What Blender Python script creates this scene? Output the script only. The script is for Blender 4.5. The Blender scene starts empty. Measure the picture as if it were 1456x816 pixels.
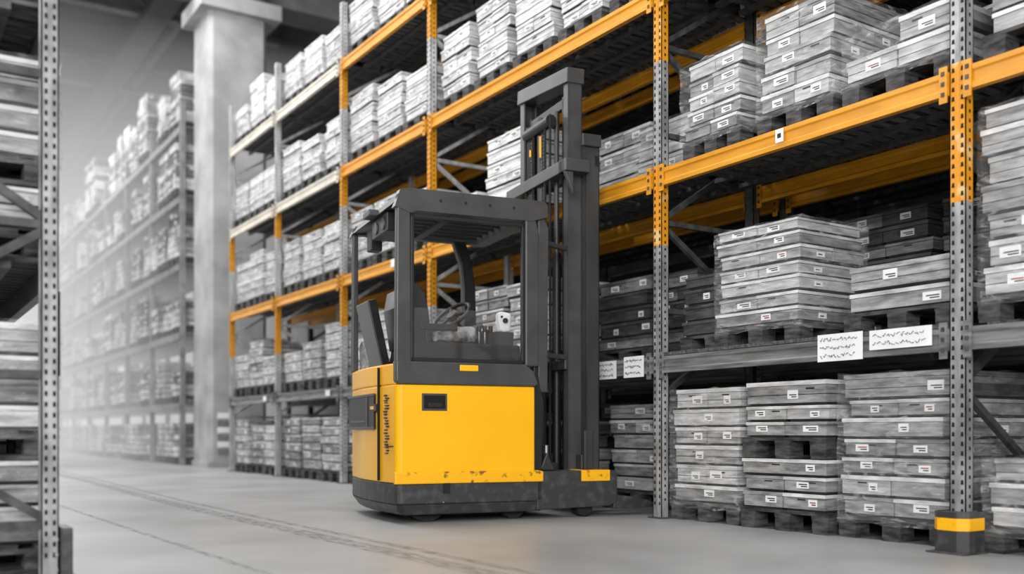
import bpy, math, random, bmesh
from mathutils import Matrix, Vector
random.seed(7)
scene = bpy.context.scene
try:
    scene.view_settings.view_transform = 'Standard'
    scene.view_settings.look = 'None'
except Exception: pass

# ------------------------------------------------------------------ materials
def lin(c):
    c = c/255.0
    return c/12.92 if c <= 0.04045 else ((c+0.055)/1.055)**2.4
def rgb(r, g=None, b=None):
    if g is None: g = b = r
    return (lin(r), lin(g), lin(b), 1)

def mat(name, c1, c2=None, rough=0.6, metal=0.0, scale=8, stretch=(1,1,1), bump=0.0, bscale=40, rnd=0.0, detail=6, lo=0.35, hi=0.65, coat=0):
    m = bpy.data.materials.new(name); m.use_nodes = True
    nt = m.node_tree; N = nt.nodes; L = nt.links
    b = N['Principled BSDF']
    b.inputs['Roughness'].default_value = rough
    b.inputs['Metallic'].default_value = metal
    tc = N.new('ShaderNodeTexCoord'); mp = N.new('ShaderNodeMapping')
    mp.inputs['Scale'].default_value = stretch
    L.new(tc.outputs['Object'], mp.inputs['Vector'])
    nz = N.new('ShaderNodeTexNoise'); nz.inputs['Scale'].default_value = scale
    nz.inputs['Detail'].default_value = detail
    L.new(mp.outputs['Vector'], nz.inputs['Vector'])
    rp = N.new('ShaderNodeValToRGB')
    rp.color_ramp.elements[0].position = lo; rp.color_ramp.elements[1].position = hi
    rp.color_ramp.elements[0].color = c1; rp.color_ramp.elements[1].color = c2 or c1
    L.new(nz.outputs['Fac'], rp.inputs['Fac'])
    col = rp.outputs['Color']
    if rnd > 0:
        oi = N.new('ShaderNodeObjectInfo')
        mr = N.new('ShaderNodeMapRange'); mr.inputs['To Min'].default_value = 1-rnd; mr.inputs['To Max'].default_value = 1+rnd
        L.new(oi.outputs['Random'], mr.inputs['Value'])
        hv = N.new('ShaderNodeHueSaturation'); L.new(mr.outputs['Result'], hv.inputs['Value'])
        L.new(col, hv.inputs['Color']); col = hv.outputs['Color']
        mu = N.new('ShaderNodeMath'); mu.operation='MULTIPLY'; mu.inputs[1].default_value=37
        L.new(oi.outputs['Random'], mu.inputs[0]); L.new(mu.outputs[0], mp.inputs['Location'])
    L.new(col, b.inputs['Base Color'])
    if bump > 0:
        n2 = N.new('ShaderNodeTexNoise'); n2.inputs['Scale'].default_value = bscale; n2.inputs['Detail'].default_value = 4
        L.new(tc.outputs['Object'], n2.inputs['Vector'])
        bp = N.new('ShaderNodeBump'); bp.inputs['Strength'].default_value = bump; bp.inputs['Distance'].default_value = 0.02
        L.new(n2.outputs['Fac'], bp.inputs['Height']); L.new(bp.outputs['Normal'], b.inputs['Normal'])
    if coat > 0:
        n3 = N.new('ShaderNodeTexNoise'); n3.inputs['Scale'].default_value = 9; n3.inputs['Detail'].default_value = 3; n3.inputs['Distortion'].default_value = 1.2
        m3 = N.new('ShaderNodeMapping'); m3.inputs['Scale'].default_value = (1,1,2.2); m3.inputs['Rotation'].default_value=(.3,.3,0)
        L.new(tc.outputs['Object'], m3.inputs['Vector']); L.new(m3.outputs['Vector'], n3.inputs['Vector'])
        b3 = N.new('ShaderNodeBump'); b3.inputs['Strength'].default_value = 1; b3.inputs['Distance'].default_value = 0.05
        L.new(n3.outputs['Fac'], b3.inputs['Height']); L.new(b3.outputs['Normal'], b.inputs['Coat Normal'])
        b.inputs['Coat Weight'].default_value = coat; b.inputs['Coat Roughness'].default_value = .22
    return m

M = {}
M['orange'] = mat('rack_orange_paint', rgb(208,138,20), rgb(226,156,32), rough=0.42, scale=3, stretch=(1,1,6))
M['orange_worn'] = mat('rack_orange_worn', rgb(222,148,24), rgb(226,194,140), rough=0.5, scale=9, stretch=(1,1,.6), lo=.55, hi=.66)
M['pale_beam'] = mat('rack_pale_paint', rgb(196,190,178), rgb(222,214,198), rough=0.5, scale=4)
M['galv'] = mat('rack_galvanised', rgb(132), rgb(184), rough=0.42, metal=0.3, scale=14, stretch=(1,1,.3))
M['galv_lt'] = mat('rack_galvanised_light', rgb(165), rgb(205), rough=0.45, metal=0.2, scale=14, stretch=(1,1,.3))
M['galv_dark'] = mat('rack_steel_dark', rgb(58), rgb(88), rough=0.5, metal=0.2, scale=14)
M['greybeam'] = mat('rack_grey_beam', rgb(84), rgb(132), rough=0.55, scale=7, stretch=(1,.4,4))
M['hole'] = mat('slot_black', rgb(14), rough=0.9)
M['deck'] = mat('deck_wood', rgb(50), rgb(98), rough=0.8, scale=6, stretch=(1,6,6))
M['pallet'] = mat('pallet_wood', rgb(32), rgb(88), rough=0.85, scale=7, stretch=(1,1,5), bump=.3, rnd=.15)
def boxmat(n, a, b): return mat(n, rgb(a), rgb(b), rough=0.55, scale=4.5, stretch=(1.3,1.3,7), bump=.35, bscale=16, rnd=.12, lo=.32, hi=.68, coat=.5, detail=8)
M['box1'] = boxmat('crate_grey', 112, 184)
M['box2'] = boxmat('crate_midgrey', 90, 156)
M['box3'] = boxmat('crate_light', 144, 212)
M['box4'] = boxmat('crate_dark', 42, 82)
M['boxw'] = boxmat('crate_white', 180, 234)
M['boxw2'] = boxmat('crate_pale', 150, 214)
M['lid'] = mat('crate_lid', rgb(180), rgb(238), rough=0.4, scale=5, stretch=(1,1,4), bump=.3, bscale=9, coat=.4)
M['gap'] = mat('crate_gap_shadow_board', rgb(34), rgb(52), rough=0.8, scale=5)
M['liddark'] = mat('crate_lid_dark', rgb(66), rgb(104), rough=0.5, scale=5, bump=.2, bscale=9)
M['label'] = mat('paper_label', rgb(232), rgb(244), rough=0.7, scale=5)
M['ink'] = mat('label_ink', rgb(30), rough=0.7)
M['redink'] = mat('label_red', rgb(170,40,40), rough=0.7)
M['floor'] = mat('concrete_floor', rgb(138), rgb(172), rough=0.38, scale=.8, bump=.05, bscale=60, detail=12, lo=.3, hi=.7)
M['ceil'] = mat('ceiling_grey', rgb(60), rgb(74), rough=0.8, scale=1)
M['girder'] = mat('girder_grey', rgb(88), rgb(108), rough=0.7, scale=2)
M['concrete'] = mat('pillar_concrete', rgb(146), rgb(178), rough=0.8, scale=1.5, bump=.15, bscale=30)
M['wall'] = mat('wall_panel', rgb(150), rgb(170), rough=0.8, scale=1)
M['walldark'] = mat('wall_dark', rgb(36), rgb(46), rough=0.9, scale=1)
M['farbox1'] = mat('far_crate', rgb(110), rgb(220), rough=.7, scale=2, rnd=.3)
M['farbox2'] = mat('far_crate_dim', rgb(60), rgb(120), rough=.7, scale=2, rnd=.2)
M['farsteel'] = mat('far_rack_steel', rgb(104), rgb(134), rough=.6, scale=5)
M['yellow'] = mat('truck_yellow', rgb(254,182,0), rgb(255,190,0), rough=0.32, scale=2)
M['yellow_worn'] = mat('truck_yellow_worn', rgb(252,182,2), rgb(120,90,30), rough=0.45, scale=14, lo=.58, hi=.66, detail=8)
M['tgrey'] = mat('truck_grey', rgb(58), rgb(70), rough=0.42, scale=5, bump=.04, bscale=90)
M['tgrey_worn'] = mat('truck_grey_worn', rgb(52), rgb(82), rough=0.5, scale=12, lo=.5, hi=.75, detail=8)
M['tblack'] = mat('truck_black', rgb(18), rgb(28), rough=0.45, scale=6)
M['tmast'] = mat('mast_steel', rgb(52), rgb(68), rough=0.4, metal=.25, scale=5, stretch=(1,1,.3))
M['chrome'] = mat('cylinder_chrome', rgb(170), rgb(200), rough=0.2, metal=.9, scale=5)
M['rubber'] = mat('tyre_rubber', rgb(18), rgb(30), rough=0.8, scale=20)
M['seat'] = mat('seat_vinyl', rgb(24), rgb(38), rough=0.28, scale=8)
M['cloth'] = mat('wrapped_film', rgb(70), rgb(150), rough=0.3, scale=9, bump=.9, bscale=16, coat=.6)
M['cloth_dark'] = mat('jacket_cloth', rgb(40), rgb(180), rough=0.5, scale=11, bump=.9, bscale=18)
M['brass'] = mat('hydraulic_fitting', rgb(190,140,40), rough=0.4, metal=.6)
g = bpy.data.materials.new('cab_glass'); g.use_nodes = True
nt = g.node_tree; nt.nodes.clear()
o = nt.nodes.new('ShaderNodeOutputMaterial'); mx = nt.nodes.new('ShaderNodeMixShader'); mx.inputs[0].default_value = .045
t = nt.nodes.new('ShaderNodeBsdfTransparent'); t.inputs[0].default_value = (.94,.94,.94,1)
gl = nt.nodes.new('ShaderNodeBsdfGlossy'); gl.inputs['Roughness'].default_value = .05
nt.links.new(t.outputs[0], mx.inputs[1]); nt.links.new(gl.outputs[0], mx.inputs[2]); nt.links.new(mx.outputs[0], o.inputs[0])
M['glass'] = g
g = bpy.data.materials.new('stretch_film'); g.use_nodes = True
nt = g.node_tree; nt.nodes.clear(); N=nt.nodes; L=nt.links
o=N.new('ShaderNodeOutputMaterial'); mx=N.new('ShaderNodeMixShader')
t=N.new('ShaderNodeBsdfTransparent'); p=N.new('ShaderNodeBsdfPrincipled')
p.inputs['Base Color'].default_value=(.85,.85,.85,1); p.inputs['Roughness'].default_value=.18
tc=N.new('ShaderNodeTexCoord'); mp=N.new('ShaderNodeMapping'); mp.inputs['Scale'].default_value=(1,1,5); mp.inputs['Rotation'].default_value=(.35,.2,0)
n1=N.new('ShaderNodeTexNoise'); n1.inputs['Scale'].default_value=4.5; n1.inputs['Detail'].default_value=6; n1.inputs['Distortion'].default_value=1.6
mr=N.new('ShaderNodeMapRange'); mr.inputs['From Min'].default_value=.52; mr.inputs['From Max'].default_value=.78; mr.inputs['To Min'].default_value=.06; mr.inputs['To Max'].default_value=.5
bp=N.new('ShaderNodeBump'); bp.inputs['Strength'].default_value=.9; bp.inputs['Distance'].default_value=.04
L.new(tc.outputs['Object'],mp.inputs[0]); L.new(mp.outputs[0],n1.inputs['Vector']); L.new(n1.outputs['Fac'],mr.inputs['Value']); L.new(mr.outputs['Result'],mx.inputs[0])
L.new(n1.outputs['Fac'],bp.inputs['Height']); L.new(bp.outputs[0],p.inputs['Normal'])
L.new(t.outputs[0],mx.inputs[1]); L.new(p.outputs[0],mx.inputs[2]); L.new(mx.outputs[0],o.inputs[0])
M['film']=g
g = bpy.data.materials.new('tyre_mark_film'); g.use_nodes = True
nt = g.node_tree; b = nt.nodes['Principled BSDF']
b.inputs['Base Color'].default_value = rgb(90); b.inputs['Roughness'].default_value = .6
tc = nt.nodes.new('ShaderNodeTexCoord'); nz = nt.nodes.new('ShaderNodeTexNoise'); nz.inputs['Scale'].default_value = 6; nz.inputs['Detail'].default_value = 10
mp = nt.nodes.new('ShaderNodeMapping'); mp.inputs['Scale'].default_value = (6,1.2,1)
mr = nt.nodes.new('ShaderNodeMapRange'); mr.inputs['From Min'].default_value = .35; mr.inputs['From Max'].default_value = .8; mr.inputs['To Max'].default_value = .5
nt.links.new(tc.outputs['Object'], mp.inputs['Vector']); nt.links.new(mp.outputs['Vector'], nz.inputs['Vector']); nt.links.new(nz.outputs['Fac'], mr.inputs['Value']); nt.links.new(mr.outputs['Result'], b.inputs['Alpha'])
M['mark'] = g

# ------------------------------------------------------------------ mesh builder
class MB:
    def __init__(s): s.v=[]; s.f=[]; s.m=[]; s.mats=[]
    def mi(s, k):
        if k not in s.mats: s.mats.append(k)
        return s.mats.index(k)
    def raw(s, vs, fs, k, X=None):
        b=len(s.v); i=s.mi(k)
        for p in vs:
            p=Vector(p)
            if X is not None: p = X @ p
            s.v.append(tuple(p))
        for f in fs: s.f.append([b+j for j in f]); s.m.append(i)
    def box(s, x0,x1,y0,y1,z0,z1,k,X=None):
        s.raw([(x0,y0,z0),(x1,y0,z0),(x1,y1,z0),(x0,y1,z0),(x0,y0,z1),(x1,y0,z1),(x1,y1,z1),(x0,y1,z1)],
              [(0,3,2,1),(4,5,6,7),(0,1,5,4),(1,2,6,5),(2,3,7,6),(3,0,4,7)],k,X)
    def bar(s, p, q, w, h, k):
        p=Vector(p); q=Vector(q); d=q-p; l=d.length; d.normalize()
        up=Vector((0,0,1)) if abs(d.z)<.95 else Vector((0,1,0))
        a=d.cross(up).normalized(); u=a.cross(d)
        X=Matrix((( d.x,a.x,u.x,p.x),(d.y,a.y,u.y,p.y),(d.z,a.z,u.z,p.z),(0,0,0,1)))
        s.box(0,l,-w/2,w/2,-h/2,h/2,k,X)
    def cyl(s, p, q, r, k, n=16, r2=None):
        p=Vector(p); q=Vector(q); d=(q-p).normalized(); r2=r if r2 is None else r2
        up=Vector((0,0,1)) if abs(d.z)<.9 else Vector((1,0,0))
        a=d.cross(up).normalized(); u=a.cross(d)
        vs=[p+(a*math.cos(t)+u*math.sin(t))*r for t in [2*math.pi*i/n for i in range(n)]]
        vs+=[q+(a*math.cos(t)+u*math.sin(t))*r2 for t in [2*math.pi*i/n for i in range(n)]]
        fs=[(i,(i+1)%n,n+(i+1)%n,n+i) for i in range(n)]+[tuple(range(n-1,-1,-1)),tuple(range(n,2*n))]
        s.raw(vs,fs,k)
    def prism(s, pts, axis, a, b, k, X=None):
        def mk(p,t):
            if axis=='x': return (t,p[0],p[1])
            if axis=='y': return (p[0],t,p[1])
            return (p[0],p[1],t)
        n=len(pts); vs=[mk(p,a) for p in pts]+[mk(p,b) for p in pts]
        fs=[(i,(i+1)%n,n+(i+1)%n,n+i) for i in range(n)]+[tuple(range(n-1,-1,-1)),tuple(range(n,2*n))]
        s.raw(vs,fs,k,X)
    def mesh(s, name):
        me=bpy.data.meshes.new(name); me.from_pydata(s.v,[],s.f)
        for k in s.mats: me.materials.append(M[k])
        me.polygons.foreach_set('material_index', s.m)
        bm=bmesh.new(); bm.from_mesh(me); bmesh.ops.recalc_face_normals(bm, faces=bm.faces); bm.to_mesh(me); bm.free()
        me.update(); return me
    def obj(s, name, parent=None, bevel=0, smooth=False, seg=2):
        ob=bpy.data.objects.new(name, s.mesh(name)); scene.collection.objects.link(ob)
        if parent: ob.parent=parent
        if bevel:
            m=ob.modifiers.new('bevel','BEVEL'); m.width=bevel; m.segments=seg; m.limit_method='ANGLE'; m.angle_limit=math.radians(40)
        if smooth:
            for p in ob.data.polygons: p.use_smooth=True
            m=ob.modifiers.new('split','EDGE_SPLIT'); m.split_angle=math.radians(35)
        return ob
def empty(name, loc=(0,0,0), rz=0):
    e=bpy.data.objects.new(name,None); scene.collection.objects.link(e); e.location=loc; e.rotation_euler=(0,0,rz); e.empty_display_size=.3; return e

# ------------------------------------------------------------------ camera
TH=math.radians(32.8)
cam=bpy.data.cameras.new('camera'); co=bpy.data.objects.new('camera',cam); scene.collection.objects.link(co)
co.location=(0,0,.68); co.rotation_euler=(math.pi/2,0,-TH)
cam.sensor_width=36; cam.lens=34.6; cam.shift_y=207/1456; cam.clip_end=300
cam.dof.use_dof=True; cam.dof.focus_distance=7.0; cam.dof.aperture_fstop=.85
scene.camera=co

# ------------------------------------------------------------------ shell
b=MB(); b.box(-14,16,-10,75,-.1,0,'floor'); b.obj('floor')
b=MB(); b.box(-14,16,-10,75,12.2,12.4,'ceil')
b.obj('ceiling')
b=MB(); b.box(-14,16,75,75.3,0,12.2,'wall'); b.obj('wall_back')
b=MB(); b.box(9.2,9.4,-10,75,0,12.2,'walldark'); b.obj('wall_right')
b=MB(); b.box(-14.3,-14,-10,75,0,12.2,'wall'); b.obj('wall_left')
e=empty('roof_girders')
b=MB()
for i,y in enumerate(range(2,74,6)):
    b.box(-14,9.2,y-.15,y+.15,11.2,11.35,'girder'); b.box(-14,9.2,y-.12,y+.12,12.0,12.2,'girder')
    x=-14
    while x<9:
        b.bar((x,y,11.3),(x+1,y,12.05),.08,.08,'girder'); b.bar((x+1,y,12.05),(x+2,y,11.3),.08,.08,'girder'); x+=2
for x in (-6,-1,3.2,7):
    b.box(x-.1,x+.1,-10,75,11.9,12.15,'girder')
for x in (-3.5,1.2,5.8): b.box(x-.3,x+.3,6,75,10.9,11.1,'ceil')
b.box(-14,9.2,19.4,20.2,9.35,10.3,'girder')
b.bar((-3,19.8,12),(5.4,19.8,9.6),.5,.5,'girder')
b.obj('trusses',e)

# pillar
b=MB(); px=5.40
b.prism([(px,19.3),(px+.08,19.22),(px+1.08,19.22),(px+1.16,19.3),(px+1.16,20.3),(px,20.3)],'z',0,9.0,'concrete')
b.box(px-.2,px+1.4,19.05,20.5,8.9,9.2,'concrete'); b.box(px,px+1.1,19.2,20.3,9.2,12.2,'ceil')
b.box(px-.03,px+1.2,19.17,20.35,0,.12,'concrete')
for q in range(6): b.box(px+.16,px+.40,19.205,19.22,.25+q*.14,.25+q*.14+.11,'label' if q%2 else 'farsteel')
b.obj('concrete_pillar', bevel=.02)

b=MB()
def ribbon(pts,w):
    vs=[];n=len(pts)
    for i,(x,y) in enumerate(pts):
        vs+= [(x-w/2,y,.002),(x+w/2,y,.002)]
    b.raw(vs,[(2*i,2*i+1,2*i+3,2*i+2) for i in range(n-1)],'mark')
ribbon([(2.42+.05*math.sin(y*.5),y) for y in [1+i*.5 for i in range(60)]],.16)
ribbon([(2.62+.06*math.sin(y*.4+1),y) for y in [1+i*.5 for i in range(60)]],.07)
ribbon([(1.5+.1*math.sin(y*.3+1),y) for y in [3+i*.5 for i in range(60)]],.05)
b.obj('tyre_marks')

# ------------------------------------------------------------------ racks
def post(b, x0, y, z1, front, segs, w=.10, dp=.075, holes=True, base='galv'):
    zs=[0]+sorted(set([s for seg in segs for s in seg[:2] if s<z1]))+[z1]
    for a,c in zip(zs,zs[1:]):
        k=base
        for s0,s1,kk in segs:
            if a>=s0-1e-4 and c<=s1+1e-4: k=kk
        b.box(x0,x0+.006,y-w/2,y+w/2,a,c,k)
        b.box(x0,x0+dp,y-w/2,y-w/2+.006,a,c,k)
        b.box(x0,x0+dp,y+w/2-.006,y+w/2,a,c,k)
        b.box(x0+dp-.006,x0+dp,y-w/2,y-.02,a,c,k); b.box(x0+dp-.006,x0+dp,y+.02,y+w/2,a,c,k)
        b.box(x0-.004,x0,y-.012,y+.012,a,c,k)
    if holes:
        z=.12
        while z<z1:
            for s in (-1,1):
                yy=y+s*.028
                b.prism([(yy-.009,z-.012),(yy+.009,z-.012),(yy+.006,z+.014),(yy-.006,z+.014)],'x',x0-.0015,x0+.001,'hole')
            b.prism([(x0+.03,z+.02),(x0+.045,z+.02),(x0+.045,z+.04),(x0+.03,z+.04)],'y',y-w/2-.0015,y-w/2+.001,'hole')
            z+=.055
    b.box(x0-.03,x0+dp+.03,y-w/2-.03,y+w/2+.03,0,.012,'galv_dark')

def frame(name, X0, y, z1, segs, parent, depth=1.1, holes=True, base='galv', rbase=None):
    b=MB(); post(b,X0,y,z1,1,segs,holes=holes,base=base); post(b,X0+depth-.075,y,z1,1,[],holes=False,base=rbase or base)
    z=.25; s=0
    k='galv_dark' if base=='galv' else base
    while z<z1-.7:
        b.box(X0+.06,X0+depth-.06,y-.02,y+.02,z-.02,z+.02,k)
        if s: b.bar((X0+.06,y,z+.03),(X0+depth-.06,y,z+.67),.04,.04,k)
        else: b.bar((X0+depth-.06,y,z+.03),(X0+.06,y,z+.67),.04,.04,k)
        z+=.7; s^=1
    b.obj(name,parent)

def beam(b, x, y0, y1, z, h, k, t=.045):
    pts=[(x,z-h/2),(x,z-h/2+h*.22),(x+.01,z-h/2+h*.3),(x+.01,z+h/2-h*.3),(x,z+h/2-h*.22),(x,z+h/2),(x+t,z+h/2),(x+t,z-h/2)]
    b.prism(pts,'y',y0,y1,k)
    for yy,s in ((y0,1),(y1,-1)):
        b.box(x-.008,x,min(yy,yy+s*.05),max(yy,yy+s*.05),z-.11,z+.1,k)
        for q in (-.06,0,.06):
            b.box(x-.014,x-.008,min(yy+s*.015,yy+s*.035),max(yy+s*.015,yy+s*.035),z+q-.012,z+q+.012,'galv_dark')

def deck(b, X0, y0, y1, z, depth=1.1, k='deck', pitch=.11):
    n=int((y1-y0-.1)/pitch)
    for i in range(n):
        yy=y0+.06+i*pitch+random.uniform(-.008,.008)
        b.box(X0+.05,X0+depth-.05,yy,yy+pitch*.68,z,z+.022,k)
    for q in (.3,.55,.8):
        b.box(X0+depth*q-.03,X0+depth*q+.03,y0+.05,y1-.05,z-.035,z,'galv_dark')

LV=[1.215,2.69,4.14,5.56]
YS=[-1.9,.76,3.356,5.94,9.79,12.28,14.85,17.21]
RX=5.2
def rack_main():
    R=empty('pallet_rack')
    S={0:[(2.05,2.8,'orange_worn')],1:[(2.05,2.8,'orange_worn')],2:[(2.0,2.8,'orange_worn'),(4.0,4.3,'orange_worn')],
       3:[(2.16,2.8,'orange_worn'),(3.62,4.25,'orange_worn'),(5.1,5.6,'orange_worn')],
       4:[(2.1,4.25,'orange'),(5.1,5.9,'orange')],5:[(2.1,2.8,'orange'),(3.7,4.2,'orange'),(5.0,5.6,'orange')],
       6:[(1.9,2.8,'orange'),(3.7,4.2,'orange')],7:[(3.5,4.1,'orange'),(2.0,2.7,'orange')]}
    for i,y in enumerate(YS):
        frame('upright_frame_%d'%i,RX,y,6.42,S[i],R,base='galv_lt' if i>3 else 'galv',rbase='galv_dark' if i<4 else 'galv_lt')
    b=MB(); d=MB()
    for i in range(len(YS)-1):
        y0=YS[i]+.05; y1=YS[i+1]-.05
        for j,z in enumerate(LV):
            if j==0: k='greybeam'; h=.13
            else:
                k='orange'; h=.135
                if j>=2 and i>=5: k='pale_beam'
            beam(b,RX-.02,y0,y1,z,h,k)
            beam(b,RX+1.1-.03,y0,y1,z,h,k if k!='pale_beam' else 'orange')
            deck(d,RX,y0-.05,y1+.05,z+h/2)
    b.box(RX-.015,RX+.04,3.41,5.89,1.285,1.31,'deck')
    b.obj('beams',R); d.obj('slatted_decks',R)
    b=MB(); d=MB(); X2=RX+1.45
    for i,y in enumerate(YS):
        frame('rear_frame_%d'%i,X2,y,6.42,[],R,holes=False,base='galv_dark')
    for i in range(len(YS)-1):
        y0=YS[i]+.05; y1=YS[i+1]-.05
        for j,z in enumerate(LV):
            k='greybeam' if j==0 else 'orange'
            beam(b,X2-.02,y0,y1,z,.13,k); beam(b,X2+1.07,y0,y1,z,.13,'greybeam')
            deck(d,X2,y0-.05,y1+.05,z+.065,pitch=.14)
    b.obj('rear_beams',R); d.obj('rear_decks',R)
    b=MB()
    def tag(y0,y1,z0,z1,x=RX-.028):
        b.box(x-.003,x,y0,y1,z0,z1,'label')
        n=random.randint(2,3)
        for r in range(n):
            zz=z0+(z1-z0)*(r+.7)/(n+.4); yy=y1-.03*(y1-y0)-.01
            while yy>y0+.16*(y1-y0):
                l=random.uniform(.03,.07)*(y1-y0); q=zz
                for s in range(3):
                    q2=zz+random.uniform(-.014,.014)
                    b.bar((x-.004,yy,q),(x-.004,yy-l*.4,q2),.002,.003,'ink'); yy-=l*.4; q=q2
                yy-=l*.3
    tag(3.98,4.33,1.14,1.315); tag(3.5,3.93,1.19,1.31)
    tag(6.07,6.32,1.13,1.30); tag(6.42,6.7,1.13,1.28)
    b.box(RX-.032,RX-.029,4.62,4.69,2.66,2.75,'label'); b.box(RX-.035,RX-.031,4.64,4.67,2.69,2.72,'ink')
    b.box(RX-.032,RX-.029,12.6,12.75,1.18,1.26,'label'); b.box(RX-.032,RX-.029,15.2,15.35,1.18,1.26,'label'); b.box(RX-.032,RX-.029,10.6,10.7,2.66,2.75,'label')
    b.obj('rack_tags',R)
rack_main()

b=MB()
def ring(pts,z0,z1,k,t=.008):
    for (a,c) in zip(pts,pts[1:]):
        b.bar((a[0],a[1],(z0+z1)/2),(c[0],c[1],(z0+z1)/2),t,z1-z0,k)
pp=[(5.24,3.22),(5.10,3.22),(5.05,3.27),(5.05,3.38),(5.10,3.43),(5.24,3.43)]
ring(pp,.0,.13,'tgrey_worn'); ring(pp,.13,.20,'yellow_worn'); ring(pp,.20,.235,'tgrey_worn')
b.box(5.02,5.25,3.2,3.44,0,.01,'galv_dark')
b.prism(pp,'z',.215,.23,'tgrey')
b.obj('upright_protector',bevel=.002)

# ------------------------------------------------------------------ pallet loads
def pallet(b,W,D,k='pallet',z=0):
    nb=7
    for i in range(nb):
        x=i*(D-.095)/(nb-1); b.box(x,x+.095,-W/2,W/2,z+.122,z+.144,k)
    for y in (-W/2,-.07,W/2-.14):
        b.box(0,D,y,y+.14,z+.10,z+.122,k)
        for x in (0,D/2-.07,D-.14):
            b.box(x,x+.14,y+.005,y+.135,z+.022,z+.10,k)
        b.box(0,D,y+.01,y+.13,z,z+.022,k)
def crate(b,x0,x1,y0,y1,z0,z1,kk,lid,front):
    h=z1-z0; lt=min(.030,h*.2)
    b.box(x0+.014,x1-.014,y0+.014,y1-.014,z0,z1-lt,'gap')
    s=z0+.013; e=z1-lt-.003; n=2 if (e-s)>.09 else 1
    for q in range(n):
        a=s+q*(e-s)/n; c=s+(q+1)*(e-s)/n-(.005 if q<n-1 else 0)
        b.box(x0,x1,y0,y1,a,c,kk)
    lk=lid if random.random()<.6 else kk
    b.box(x0-.007,x1+.005,y0-.007,y1+.007,z1-lt,z1,lk)
    if front and random.random()<.8:
        ly=random.uniform(y0+.04,max(y0+.05,y1-.16)); lz=z0+h*random.uniform(.2,.4); lw=random.uniform(.06,.13)
        b.box(x0-.005,x0-.0,ly,ly+lw,lz,lz+min(.06,h*.4),'label')
        b.box(x0-.0065,x0-.005,ly+.01,ly+lw*.6,lz+.01,lz+.017,'ink'); b.box(x0-.0065,x0-.005,ly+.01,ly+lw*.8,lz+.024,lz+.031,'ink' if random.random()<.85 else 'redink')
    if random.random()<.4:
        lx=random.uniform(x0+.05,x1-.15); lz=z0+h*.28
        b.box(lx,lx+.08,y0-.005,y0-.0,lz,lz+min(.045,h*.36),'label'); b.box(lx+.01,lx+.05,y0-.0065,y0-.005,lz+.012,lz+.02,'ink')
    if front and h>.09 and random.random()<.5:
        ly=random.uniform(y0+.05,max(y0+.06,y1-.14)); b.box(x0-.002,x0,ly,ly+.07,z0+h*.62,z0+h*.70,'gap')

def load_mesh(name,h,seed,W=.8,D=1.1,nl=5,kinds=('box1','box2','box3'),lid='lid',topless=0,mid=0,film=0):
    random.seed(seed); b=MB(); pallet(b,W,D)
    z=.146
    tot=h-.146-(.144 if mid else 0); lh=tot/nl
    for i in range(nl):
        if mid and i==mid: pallet(b,W*.96,D,z=z); z+=.146
        hh=lh*random.uniform(.88,1.1) if i<nl-1 else max(.05,h-z)
        ny=random.choice((1,1,2,2)) if not (topless and i==nl-1) else 2
        nx=random.choice((1,2)) if D>.7 else 1
        jx=random.uniform(-.012,.03); jy=random.uniform(-.018,.018); sh=random.uniform(0,.03)
        kk=random.choice(kinds)
        for a in range(ny):
            for c in range(nx):
                if topless and i==nl-1 and a==1: continue
                y0=-W/2+.015+sh+a*(W-.03-2*sh)/ny+jy; y1=y0+(W-.03-2*sh)/ny-.012
                x0=.015+c*(D-.03)/nx+jx+random.uniform(-.008,.008); x1=x0+(D-.03)/nx-.014
                crate(b,x0,x1,y0,y1,z,z+hh-.006,kk if random.random()<.75 else random.choice(kinds),lid,c==0)
        z+=hh
        if z>=h-.03: break
    if film:
        m=max(3,int(h/.08)); K=44
        def per(t):
            P=2*(W+D); s=t*P; x0,x1,y0,y1=-.012,D+.025,-W/2-.02,W/2+.02
            if s<D: return (x0+(x1-x0)*s/D,y0)
            s-=D
            if s<W: return (x1,y0+(y1-y0)*s/W)
            s-=W
            if s<D: return (x1-(x1-x0)*s/D,y1)
            s-=D
            return (x0,y1-(y1-y0)*s/W)
        vs=[]
        for r in range(m+1):
            zz=.10+(h-.10)*r/m
            for k in range(K):
                x,y=per(k/K); vs.append((x+random.uniform(-.007,.007),y+random.uniform(-.007,.007),zz+random.uniform(-.008,.008)))
        fs=[(r*K+k,r*K+(k+1)%K,(r+1)*K+(k+1)%K,(r+1)*K+k) for r in range(m) for k in range(K)]
        b.raw(vs,fs,'film')
    return b.mesh(name)

LM={}
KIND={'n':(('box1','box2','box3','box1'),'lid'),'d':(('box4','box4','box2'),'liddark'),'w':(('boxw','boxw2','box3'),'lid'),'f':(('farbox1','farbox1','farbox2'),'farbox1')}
def get(h,seed,kind='n',W=.8,D=1.1,nl=None,topless=0,mid=0,film=0):
    h=round(h,2); key=(h,seed,kind,W,D,nl,topless,mid,film)
    if key not in LM:
        n = nl or max(2,round((h-.146)/.13))
        st=random.getstate(); kk,ld=KIND[kind]
        LM[key]=load_mesh('boxes_on_pallet',h,seed,W=W,D=D,nl=n,kinds=kk,lid=ld,topless=topless,mid=mid,film=film)
        random.setstate(st)
    return LM[key]
def place(mesh,x,y,z,parent=None,rz=0,name='pallet_of_boxes'):
    ob=bpy.data.objects.new(name,mesh); scene.collection.objects.link(ob)
    ob.location=(x,y,z); ob.rotation_euler=(0,0,rz)
    if parent: ob.parent=parent
    return ob
def top(j): return LV[j]+.0675+.022 if j else 1.215+.065+.022
jr=lambda a=.015: random.uniform(-a,a)

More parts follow.
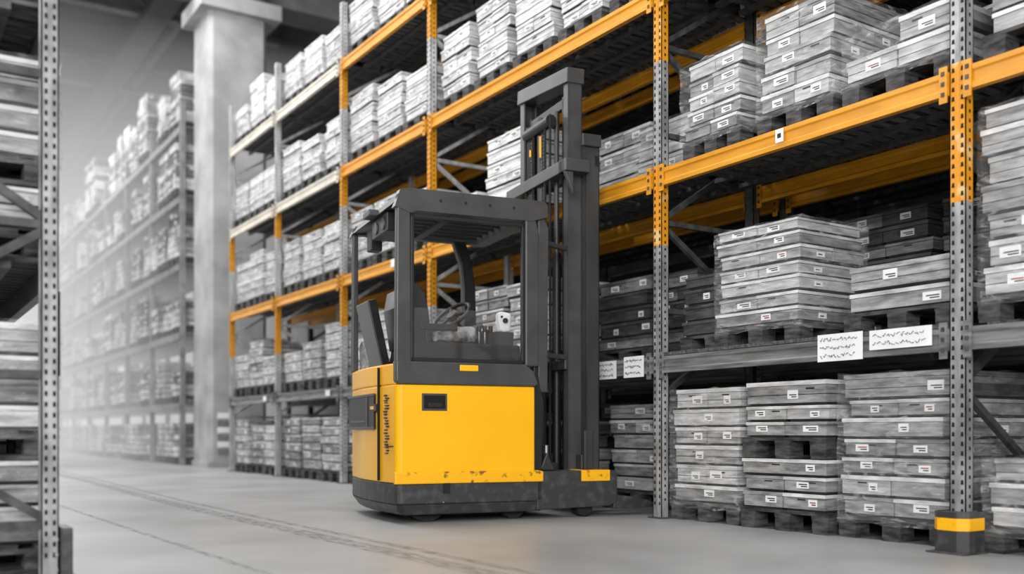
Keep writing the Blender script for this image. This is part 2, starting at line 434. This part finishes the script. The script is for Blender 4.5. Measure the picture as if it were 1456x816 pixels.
place(get(1.06,11,nl=7,W=.80,film=1),5.30,3.87,0); place(get(1.04,12,nl=6,mid=3,W=.78),5.26,4.71,0,rz=.01); place(get(1.02,13,nl=6,W=.74,film=1),5.28,5.50,0)
place(get(.44,14,nl=2,W=.80,D=.9),5.30,3.83,top(0)); place(get(.86,15,nl=7,W=.80,D=.72,film=1),5.27,4.97,top(0),rz=.02)
place(get(.62,19,'d',W=.7,D=.9),5.45,5.60,top(0))
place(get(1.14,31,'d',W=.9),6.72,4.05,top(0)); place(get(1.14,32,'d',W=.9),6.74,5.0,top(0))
place(get(.46,16,topless=1,W=.8,D=.9,film=1),5.27,3.82,top(1)); place(get(.84,17,W=.66,D=.9,film=1),5.27,4.62,top(1),rz=.02); place(get(.74,18,W=.62,D=.9,film=1),5.27,5.42,top(1),rz=-.015)
place(get(.54,21,nl=3,film=1),5.28,2.86,0); place(get(.6,22),5.3,1.95,0)
place(get(1.22,23,nl=7,W=.84,film=1),5.27,2.86,top(0)); place(get(.9,24),5.27,2.0,top(0))
place(get(.8,25),5.27,2.85,top(1)); place(get(.75,26),5.27,2.0,top(1)); place(get(.7,27),5.27,1.2,top(1)); place(get(.7,27),5.27,1.2,top(0))
place(get(.94,41,nl=6),5.80,6.93,0); place(get(.9,42),5.3,9.25,0); place(get(.8,43),5.3,8.4,0)
place(get(.75,42,'d',W=.6),5.75,6.35,top(0)); place(get(.8,43,'d'),5.8,7.1,top(0)); place(get(.85,46),5.3,7.95,top(0)); place(get(.88,47),5.3,8.75,top(0))
place(get(.6,44,film=1),5.7,6.42,top(1)); place(get(.72,44),5.85,7.2,top(1)); place(get(.90,45,'w'),5.27,8.3,top(1),rz=.02); place(get(.45,48,'w'),5.27,9.3,top(1))
random.seed(99)
for k in range(5):
    place(get((.84,.9,.84,.86,.74)[k],50+k%3,'w',W=.66,D=.9),5.27,9.35-.76*k,top(2),rz=jr(.02))
    place(get(.7,50+k%3,'w',W=.66,D=.9),5.27,9.35-.76*k,top(3),rz=jr(.02))
for k in range(3):
    place(get(.7,53+k,W=.74),5.27,3.86+k*.8,top(2)); place(get(.7,53+k,W=.74),5.27,3.86+k*.8,top(3))
for i in range(4,7):
    y0=YS[i]+.09; y1=YS[i+1]-.09; n=3
    wd=(y1-y0)/n
    for j in range(-1,4):
        for k in range(n):
            yc=y0+wd*(k+.5)
            h={-1:random.uniform(.72,.95),0:random.uniform(.5,.9),1:random.uniform(.65,.95),2:random.uniform(.65,.9),3:random.uniform(.6,.9)}[j]
            kd='w' if (j>=1 or random.random()<.4) else 'n'
            place(get(round(h*10)/10,50+random.randint(0,2),kd,W=.74,D=.95),5.27+jr(.03),yc+jr(.02),0 if j<0 else top(j),rz=jr(.02))
S=empty('rear_rack_stock')
for i in range(0,7):
    y0=YS[i]+.09; y1=YS[i+1]-.09; n=int((y1-y0)/.82); wd=(y1-y0)/n
    for j in range(-1,4):
        for k in range(n):
            if random.random()<.1 or (i==2 and j==0): continue
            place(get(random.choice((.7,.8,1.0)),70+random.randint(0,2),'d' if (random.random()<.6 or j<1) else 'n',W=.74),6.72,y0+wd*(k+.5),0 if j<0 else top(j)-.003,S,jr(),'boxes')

# ------------------------------------------------------------------ far rack
F=empty('distant_pallet_rack')
fy=[21.0+2.7*i for i in range(16)]
LF=LV+[7.0]
b=MB()
for y in fy:
    for x in (5.3,6.3):
        b.box(x,x+.1,y-.05,y+.05,0,7.6,'farsteel')
for z in LF:
    for x in (5.28,6.32):
        b.box(x,x+.05,fy[0],fy[-1],z-.07,z+.07,'farsteel')
    b.box(5.3,6.38,fy[0],fy[-1],z+.07,z+.09,'greybeam')
b.obj('rack_steelwork',F)
random.seed(5)
for i in range(15):
    for j in range(-1,5):
        for k in range(3):
            if random.random()<.07: continue
            h=random.choice((.7,.9,1.1)) if j>=0 else .9
            if j==4: h=random.choice((.9,1.2,1.5))
            place(get(h,80+random.randint(0,1),'f',W=.78),5.32+jr(.1),fy[i]+.5+k*.87,0 if j<0 else LF[j]+.09,F,jr(.06),'boxes')
hz=bpy.data.materials.new('glow_haze'); hz.use_nodes=True; nt=hz.node_tree; nt.nodes.clear()
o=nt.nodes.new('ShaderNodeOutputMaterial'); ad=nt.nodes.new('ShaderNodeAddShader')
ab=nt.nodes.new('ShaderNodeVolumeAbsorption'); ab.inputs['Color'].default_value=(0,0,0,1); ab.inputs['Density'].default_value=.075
em=nt.nodes.new('ShaderNodeEmission'); em.inputs['Color'].default_value=(1,1,1,1); em.inputs['Strength'].default_value=.075*.80  # haze brightness comes from this emission; the volume scatters no light
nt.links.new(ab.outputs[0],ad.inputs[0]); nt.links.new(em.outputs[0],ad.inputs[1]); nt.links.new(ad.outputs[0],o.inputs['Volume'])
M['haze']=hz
b=MB(); b.box(-13.8,9.0,20.75,74.8,.02,9.2,'haze'); b.obj('glow_haze')

# ------------------------------------------------------------------ left near rack
Lr=empty('pallet_rack')
LX=-.39
lys=[5.05,7.75,10.45,13.15]
for i,y in enumerate(lys):
    frame('upright_frame_%d'%i,LX,y,6.4,[],Lr,holes=False)
b=MB()
X0=LX+1.1
z=.1
while z<5:
    for xx in (X0-.055,X0-.02):
        b.prism([(xx-.006,z),(xx+.006,z),(xx+.006,z+.022),(xx-.006,z+.022)],'y',4.9975,5.001,'hole')
    z+=.05
for zz in (1.42,2.62,4.0):
    for i in range(3):
        b.box(X0-.045,X0,lys[i]+.05,lys[i+1]-.05,zz-.06,zz+.06,'galv_dark'); b.box(LX,LX+.045,lys[i]+.05,lys[i+1]-.05,zz-.06,zz+.06,'galv_dark')
b.box(X0-.04,X0+.02,5.10,5.13,.95,1.35,'tblack')
b.box(X0+.005,X0+.05,4.93,5.14,0,.24,'galv_dark'); b.box(X0-.1,X0+.07,4.92,5.16,0,.015,'galv_dark')
for q in (.05,.12,.19): b.cyl((X0-.02,4.928,q),(X0-.02,4.935,q),.008,'galv',8)
d=MB()
for zz in (1.42,2.62,4.0):
    for i in range(3): deck(d,LX,lys[i],lys[i+1],zz+.06)
b.obj('beams',Lr); d.obj('slatted_decks',Lr)
for (y,h,s,z,n,k,f) in ((5.62,.55,91,0,4,'n',0),(5.62,.66,97,.55,4,'n',1),(6.5,1.1,92,0,6,'n',0),(5.62,.36,93,1.505,2,'w',0),(5.62,.62,98,1.865,4,'n',1),(6.5,.95,94,1.505,5,'n',0),(5.62,.7,95,2.705,5,'n',1),(6.5,.7,96,2.705,4,'n',0),(7.3,.8,94,1.505,5,'n',0),(7.3,.9,92,0,5,'n',0),
    (8.3,1.1,92,0,6,'d',0),(9.2,1.1,92,0,6,'d',0),(10.0,1.1,92,0,6,'d',0),(11.0,1.1,92,0,6,'d',0),(8.3,.9,92,1.505,6,'d',0),(9.2,.9,92,1.505,6,'d',0),(11.0,1.25,92,0,6,'d',0) if False else (12.0,1.25,92,0,6,'d',0)):
    place(get(h,s,k,nl=n,W=.8,film=f),LX+.02,y,z)
# crumpled film hanging on the nearest goods
def blob(name,loc,dim,k,seed,parent=None,amp=.03,sub=4,rd=.25):
    me=bpy.data.meshes.new(name); bm=bmesh.new(); bmesh.ops.create_cube(bm,size=1)
    bmesh.ops.subdivide_edges(bm,edges=bm.edges,cuts=sub,use_grid_fill=True)
    random.seed(seed)
    for v in bm.verts:
        n=v.co.normalized()*.62
        v.co=v.co.lerp(n,rd)
        v.co=Vector((v.co.x*dim[0],v.co.y*dim[1],v.co.z*dim[2]))+Vector((random.uniform(-amp,amp),random.uniform(-amp,amp),random.uniform(-amp,amp)))
    bm.to_mesh(me); bm.free(); me.materials.append(M[k])
    for p in me.polygons: p.use_smooth=True
    ob=bpy.data.objects.new(name,me); scene.collection.objects.link(ob); ob.location=loc
    m=ob.modifiers.new('s','SUBSURF'); m.levels=1; m.render_levels=2
    if parent: ob.parent=parent
    return ob

# ------------------------------------------------------------------ reach truck
T=empty('forklift_reach_truck',(3.231,6.602,0),math.radians(-9.8))
WV=1.43
def rearpoly(u0,u1,v0,v1,r=.1,bow=.05):
    pts=[(u1,v0)]
    for t in range(0,5):
        a=math.radians(270-90*t/4); rr=.05
        pts.append((u0+rr+rr*math.cos(a), v0+rr+rr*math.sin(a)))
    for t in range(1,6):
        f=t/6; pts.append((u0-bow*math.sin(math.pi*f), v0+.05+(v1-r-v0-.05)*f))
    for t in range(0,5):
        a=math.radians(180-90*t/4)
        pts.append((u0+r+r*math.cos(a), v1-r+r*math.sin(a)))
    pts.append((u1,v1)); return pts
b=MB()
b.prism(rearpoly(-.0,1.2,.0,WV),'z',.14,.30,'tgrey_worn')
P1=rearpoly(0,1.2,0,WV); P0=rearpoly(.05,1.2,.03,WV-.06)
n=len(P1); b.raw([(p[0],p[1],.14) for p in P1]+[(p[0],p[1],.06) for p in P0],[(i,(i+1)%n,n+(i+1)%n,n+i) for i in range(n)]+[tuple(range(n,2*n))],'tgrey_worn')
b.obj('chassis_skirt',T,bevel=.012)
b=MB()
for v0,v1 in ((.0,.24),(WV-.24,WV)):
    b.prism([(1.15,.07),(1.15,.36),(1.2,.375),(1.84,.375),(1.87,.35),(1.87,.12),(1.80,.085)],'y',v0,v1,'tgrey_worn')
    b.cyl((1.60,v0+.05,.07),(1.60,v1-.05,.07),.07,'rubber',24)
    b.prism([(1.84,.06),(2.16,.06),(2.24,.08),(2.24,.10),(2.05,.15),(1.84,.17)],'y',v0+.01,v1-.02,'tgrey_worn')
b.prism([(1.15,.12),(1.15,.37),(1.35,.37),(1.35,.12)],'y',.24,WV-.24,'tgrey')
b.obj('straddle_legs',T,bevel=.008)
b=MB(); b.box(1.54,1.80,-.003,.22,.29,.378,'yellow_worn'); b.obj('leg_hazard_paint',T,bevel=.003)
b=MB()
b.prism([(-.012,.295),(1.20,.295),(1.20,.375),(1.15,.385),(-.012,.385)],'y',-.014,.03,'yellow_worn')
b.obj('side_sill',T,bevel=.008)
b=MB()
b.prism(rearpoly(0,1.13,0,WV),'z',.30,1.04,'yellow')
b.prism(rearpoly(-.002,.45,.03,WV),'z',1.04,1.20,'yellow')
b.obj('battery_hood',T,bevel=.012)
b=MB()
b.box(-.0515,.004,.33,.336,.31,1.18,'hole'); b.box(-.02,-.0,.06,.9,.575,.58,'hole')
b.obj('hood_seams',T)
b=MB()
b.box(.20,.40,-.006,.01,.845,.975,'tgrey'); b.box(.215,.385,-.0075,.0,.86,.96,'hole'); b.box(.25,.36,-.012,-.006,.87,.905,'tblack')
b.obj('hood_latch',T,bevel=.003)
b=MB()
b.box(-.058,-.03,.42,1.22,.71,.98,'tblack')
b.box(-.066,-.05,.40,1.24,.965,.985,'tgrey'); b.box(-.066,-.05,.40,1.24,.705,.725,'tgrey')
b.box(-.066,-.05,.60,.63,.72,.97,'tgrey'); b.box(-.064,-.05,.66,1.18,.76,.775,'tgrey')
b.box(-.062,-.045,.34,.54,.845,.90,'tblack'); b.box(-.066,-.062,.40,.50,.86,.885,'yellow')
b.obj('rear_grille',T,bevel=.004)
b=MB()
random.seed(3); zz=.52
while zz<.96:
    l=random.uniform(.005,.013); a=.14+random.uniform(0,.04); c=a+random.uniform(.03,.07)
    b.box(-.030,-.008,a,c,zz,zz+l,'tblack'); zz+=l+random.uniform(.008,.016)
b.obj('hood_mark',T)
b=MB()
b.prism([(.02,1.04),(1.13,1.04),(1.16,1.06),(1.12,1.16),(1.05,1.215),(.0,1.215),(.0,1.06)],'y',-.008,.10,'tgrey')
b.prism([(1.0,1.04),(1.16,1.04),(1.12,1.2),(1.0,1.2)],'y',.1,WV,'tgrey')
b.obj('cab_sill',T,bevel=.012)
b=MB(); b.box(.50,.65,-.012,-.006,1.15,1.195,'yellow'); b.obj('sill_sticker',T,bevel=.004)
b=MB()
b.prism([(.0,1.2),(.12,1.2),(.115,2.33),(.13,2.46),(.01,2.46)],'y',0,.07,'tgrey')
b.prism([(.0,1.2),(.06,1.2),(.06,2.46),(.01,2.46)],'y',WV-.07,WV-.02,'tgrey')
b.prism([(1.05,1.2),(1.17,1.2),(1.17,2.25),(1.12,2.42),(1.05,2.42)],'y',0,.07,'tgrey')
b.prism([(1.02,1.2),(1.16,1.2),(1.14,2.0),(1.10,2.25),(1.04,2.42),(.92,2.42),(1.0,2.2),(1.02,2.0)],'y',WV-.10,WV-.02,'tblack')
b.obj('cab_posts',T,bevel=.012)
b=MB()
u0,u1,z0,z1=.12,1.05,1.215,2.32
b.box(u0,u0+.025,.01,.05,z0,z1,'tblack'); b.box(u1-.025,u1,.01,.05,z0,z1,'tblack'); b.box(u0,u1,.01,.05,z0,z0+.03,'tblack'); b.box(u0,u1,.01,.05,z1-.03,z1,'tblack')
b.obj('window_trim',T,bevel=.004)
b=MB(); b.box(u0+.02,u1-.02,.028,.033,z0+.02,1.62,'glass'); b.obj('side_glass',T)
b=MB()
b.prism([(-.01,2.36),(.03,2.49),(.10,2.505),(1.20,2.505),(1.24,2.48),(1.24,2.38),(1.10,2.34),(.16,2.34),(.12,2.32)],'y',-.005,.08,'tgrey')
b.prism([(-.01,2.38),(.03,2.47),(.10,2.5),(1.20,2.5),(1.24,2.48),(1.24,2.40),(.0,2.40)],'y',WV-.08,WV,'tgrey')
b.prism([(0.0,2.40),(.06,2.49),(.12,2.49),(.12,2.42)],'y',.06,WV-.06,'tgrey')
b.box(1.12,1.24,.06,WV-.06,2.38,2.48,'tgrey')
for i in range(9):
    v=.16+i*(WV-.32)/8
    b.box(.1,1.14,v-.012,v+.012,2.42,2.47,'tblack')
b.box(.55,.62,.08,WV-.08,2.40,2.43,'tblack')
b.obj('overhead_guard',T,bevel=.01)
b=MB()
b.box(-.06,.02,.55,.75,2.40,2.45,'tgrey'); b.box(.03,.25,.35,.80,2.25,2.40,'tblack'); b.cyl((.02,.45,2.32),(.035,.45,2.32),.05,'tgrey'); b.cyl((.02,.66,2.32),(.035,.66,2.32),.05,'tgrey')
b.box(.06,.16,.95,1.08,2.2,2.38,'tblack')
b.obj('overhead_console',T,bevel=.012)
b=MB()
for i in range(4): b.cyl((.35+.2*i,-.008,2.43),(.35+.2*i,-.003,2.43),.012,'tblack',12)
b.obj('guard_bolts',T)
# cab interior
b=MB(); b.box(.05,1.1,.1,WV-.05,1.05,1.16,'tblack')
b.prism([(.62,1.16),(1.03,1.16),(1.03,1.46),(.95,1.54),(.78,1.48),(.62,1.30)],'y',.50,1.3,'tblack')
b.prism([(.68,1.42),(.95,1.56),(.94,1.60),(.66,1.46)],'y',.62,1.2,'tgrey')
b.box(.15,1.04,.07,.14,1.16,1.37,'tblack')
b.obj('dashboard_console',T,bevel=.02)
b=MB()
b.prism([(.14,1.16),(.56,1.16),(.60,1.36),(.54,1.41),(.18,1.37)],'y',.20,.74,'seat')
b.prism([(.16,1.34),(.34,1.34),(.31,1.62),(.28,1.76),(.22,1.82),(.14,1.81),(.11,1.66)],'y',.17,.74,'seat')
b.prism([(.335,1.42),(.35,1.42),(.32,1.68),(.305,1.68)],'y',.28,.62,'tgrey')
b.prism([(.04,1.2),(.11,1.2),(-.01,1.74),(-.08,1.72)],'y',.52,.90,'seat')
b.box(.24,.54,.15,.21,1.47,1.52,'tblack'); b.box(.28,.32,.155,.2,1.3,1.48,'tblack')
b.obj('driver_seat',T,bevel=.03,seg=3)
b=MB()
b.cyl((.82,.70,1.48),(.66,.62,1.63),.025,'tblack')
c=Vector((.66,.62,1.64)); ax=Vector((-.62,-.25,.74)).normalized(); a1=ax.cross(Vector((0,1,0))).normalized(); a2=ax.cross(a1)
pr=None
for i in range(25):
    t=2*math.pi*i/24; p=c+(a1*math.cos(t)+a2*math.sin(t))*.17
    if pr: b.cyl(pr,p,.017,'tblack',8)
    pr=p
for t in (0,2.1,4.2): b.cyl(c,c+(a1*math.cos(t)+a2*math.sin(t))*.16,.013,'tblack',8)
b.cyl(c-ax*.02,c+ax*.02,.045,'tblack')
for i in range(3):
    b.cyl((.80+.05*i,.36,1.36),(.79+.05*i,.34,1.50),.008,'chrome',8); b.cyl((.79+.05*i,.34,1.49),(.79+.05*i,.338,1.54),.018,'tblack',10)
b.obj('steering_and_levers',T,smooth=True)
blob('work_jacket',(.54,.26,1.45),(.36,.18,.12),'cloth_dark',8,T,amp=.022)
blob('film_bundle',(.12,1.14,1.33),(.14,.34,.26),'cloth',12,T,amp=.02)
blob('white_cloth_bundle',(.95,.22,1.56),(.11,.09,.16),'label',9,T,amp=.008)
b=MB(); b.cyl((.95,.175,1.57),(.95,.165,1.57),.022,'ink',12); b.cyl((.92,.18,1.60),(.92,.17,1.60),.01,'ink',10); b.box(.86,1.02,.17,.30,1.34,1.48,'tgrey'); b.obj('gauge',T)
# mast
def chan(b,u0,u1,v0,v1,z0,z1,k,op=1):
    t=.018
    b.box(u0,u0+t,v0,v1,z0,z1,k); b.box(u1-t,u1,v0,v1,z0,z1,k)
    if op>0: b.box(u0,u1,v0,v0+t,z0,z1,k)
    else: b.box(u0,u1,v1-t,v1,z0,z1,k)
b=MB()
chan(b,1.65,1.77,.12,.22,.14,3.12,'tmast',1); chan(b,1.65,1.77,WV-.22,WV-.12,.14,3.12,'tmast',-1)
b.box(1.72,1.77,.12,WV-.12,2.86,2.96,'tmast') ; b.box(1.60,1.65,.12,WV-.12,.38,.50,'tmast')
b.box(1.60,1.77,.09,.13,3.02,3.12,'tmast'); b.box(1.62,1.70,.10,.14,.38,.7,'tmast')
b.obj('outer_mast',T,bevel=.006)
b=MB()
chan(b,1.53,1.66,.22,.31,.2,3.64,'tgrey',1); chan(b,1.53,1.66,WV-.31,WV-.22,.2,3.76,'tgrey',-1)
b.bar((1.59,.20,3.62),(1.59,WV-.20,3.74),.16,.12,'tgrey')
b.prism([(1.44,2.80),(1.53,2.80),(1.53,2.90),(1.44,2.90)],'y',.10,WV-.10,'tgrey'); b.box(1.50,1.53,.22,WV-.22,1.2,1.28,'tmast')
b.box(1.44,1.66,.08,.22,2.80,2.90,'tgrey'); b.prism([(1.44,2.80),(1.52,2.80),(1.52,2.62)],'y',.10,.14,'tgrey')
b.obj('middle_mast',T,bevel=.006)
b=MB()
chan(b,1.56,1.64,.32,.40,.2,3.5,'tblack',1); chan(b,1.56,1.64,WV-.40,WV-.32,.2,3.5,'tblack',-1)
b.box(1.56,1.6,.32,WV-.32,3.40,3.48,'tblack'); b.box(1.56,1.6,.32,WV-.32,2.1,2.16,'tblack')
b.obj('inner_mast',T,bevel=.005)
b=MB()
for v in (.48,WV-.46):
    b.cyl((1.55,v,.3),(1.55,v,2.2),.038,'tblack'); b.cyl((1.55,v,2.2),(1.55,v,3.4),.022,'tmast')
b.cyl((1.50,.70,.35),(1.50,.70,1.8),.055,'tblack'); b.cyl((1.50,.70,1.8),(1.50,.70,3.4),.03,'tmast'); b.cyl((1.52,.98,.35),(1.52,.98,3.4),.03,'tblack')
b.obj('hydraulic_cylinders',T,smooth=True)
b=MB()
for v in (.56,.60,.82,.86):
    z=.5
    while z<3.3:
        b.box(1.465,1.48,v-.012,v+.012,z,z+.022,'tblack'); b.box(1.468,1.477,v-.006,v+.006,z+.02,z+.03,'tmast'); z+=.03
for v in (.42,.52,.76,.92):
    b.cyl((1.46,v,.4),(1.46,v,3.35),.011,'rubber',8)
b.cyl((1.47,.42,3.3),(1.47,.92,3.3),.05,'tblack'); b.cyl((1.44,.57,3.02),(1.44,.57,3.2),.012,'brass',8); b.cyl((1.44,.57,2.1),(1.44,.57,2.18),.014,'brass',8); b.cyl((1.44,.78,3.08),(1.44,.78,3.14),.012,'brass',8)
b.obj('chains_and_hoses',T)
b=MB()
b.prism([(1.17,1.0),(1.25,1.0),(1.26,2.3),(1.20,2.42),(1.17,2.42)],'y',.02,.09,'tgrey')
b.prism([(1.13,.38),(1.20,.38),(1.22,.9),(1.16,1.2),(1.13,1.2)],'y',.02,.4,'tblack')
b.box(1.24,1.38,.10,.24,.37,.44,'tblack')
b.prism([(1.2,.38),(1.33,.38),(1.26,.52)],'y',.05,.09,'tmast')
b.cyl((1.32,.2,.37),(1.32,.2,.58),.02,'chrome',10)
b.bar((1.22,.08,2.2),(1.53,.26,2.2),.04,.04,'tgrey'); b.bar((1.22,.08,1.3),(1.53,.26,1.3),.04,.04,'tgrey')
b.obj('mast_supports',T,bevel=.006)
b=MB()
b.box(1.68,1.72,.35,1.03,.30,.38,'tblack'); b.box(1.68,1.72,.35,1.03,.66,.74,'tblack')
for v in (.42,.96): b.box(1.68,1.72,v-.04,v+.04,.3,.74,'tblack')
for v in (.40,.86):
    b.prism([(1.72,.76),(1.76,.76),(1.765,.13),(2.30,.10),(2.32,.075),(1.74,.07),(1.72,.10)],'y',v,v+.12,'tgrey_worn')
b.obj('fork_carriage',T,bevel=.004)
b=MB()
b.cyl((.28,.12,.165),(.28,.30,.165),.165,'rubber',32); b.cyl((.28,.11,.165),(.28,.12,.165),.09,'tgrey',24)
b.cyl((.28,1.05,.165),(.28,1.23,.165),.165,'rubber',32); b.cyl((1.0,.12,.10),(1.0,.2,.10),.10,'rubber',24)
b.obj('drive_wheels',T,smooth=True)
b=MB(); b.box(.37,.42,-.012,0,.22,.37,'tblack'); b.box(.34,.355,-.008,.002,.25,.35,'tgrey'); b.box(.36,.37,-.02,-.01,.15,.16,'chrome'); b.box(0.0,.05,-.02,0,.10,.13,'tblack')
b.obj('skirt_step',T)

# ------------------------------------------------------------------ lights
w=bpy.data.worlds.new('world'); scene.world=w; w.use_nodes=True
w.node_tree.nodes['Background'].inputs[0].default_value=(1,1,1,1); w.node_tree.nodes['Background'].inputs[1].default_value=.75
def area(name,loc,rot,sx,sy,e):
    l=bpy.data.lights.new(name,'AREA'); l.shape='RECTANGLE'; l.size=sx; l.size_y=sy; l.energy=e
    o=bpy.data.objects.new(name,l); scene.collection.objects.link(o); o.location=loc; o.rotation_euler=rot; return o
for i,(y,e) in enumerate(((2,450),(10,580),(18,900),(28,1300),(40,1500),(54,1500))):
    area('skylight',(2.4,y,10.8),(0,0,0),4,6,e)
d=Vector((5.2,5.5,1.3))-Vector((-5,-5,4.5))
area('front_fill_light',(-5,-5,4.5),d.to_track_quat('-Z','Y').to_euler(),7,5,1500)  # added fill lamp behind the camera, aimed at the rack; no door exists
d=Vector((5.3,14,4))-Vector((-7,10,7))
area('rack_side_fill',(-7,10,7),d.to_track_quat('-Z','Y').to_euler(),8,4,1000)  # added lamp brightening the left-hand rack bays; no roof opening here
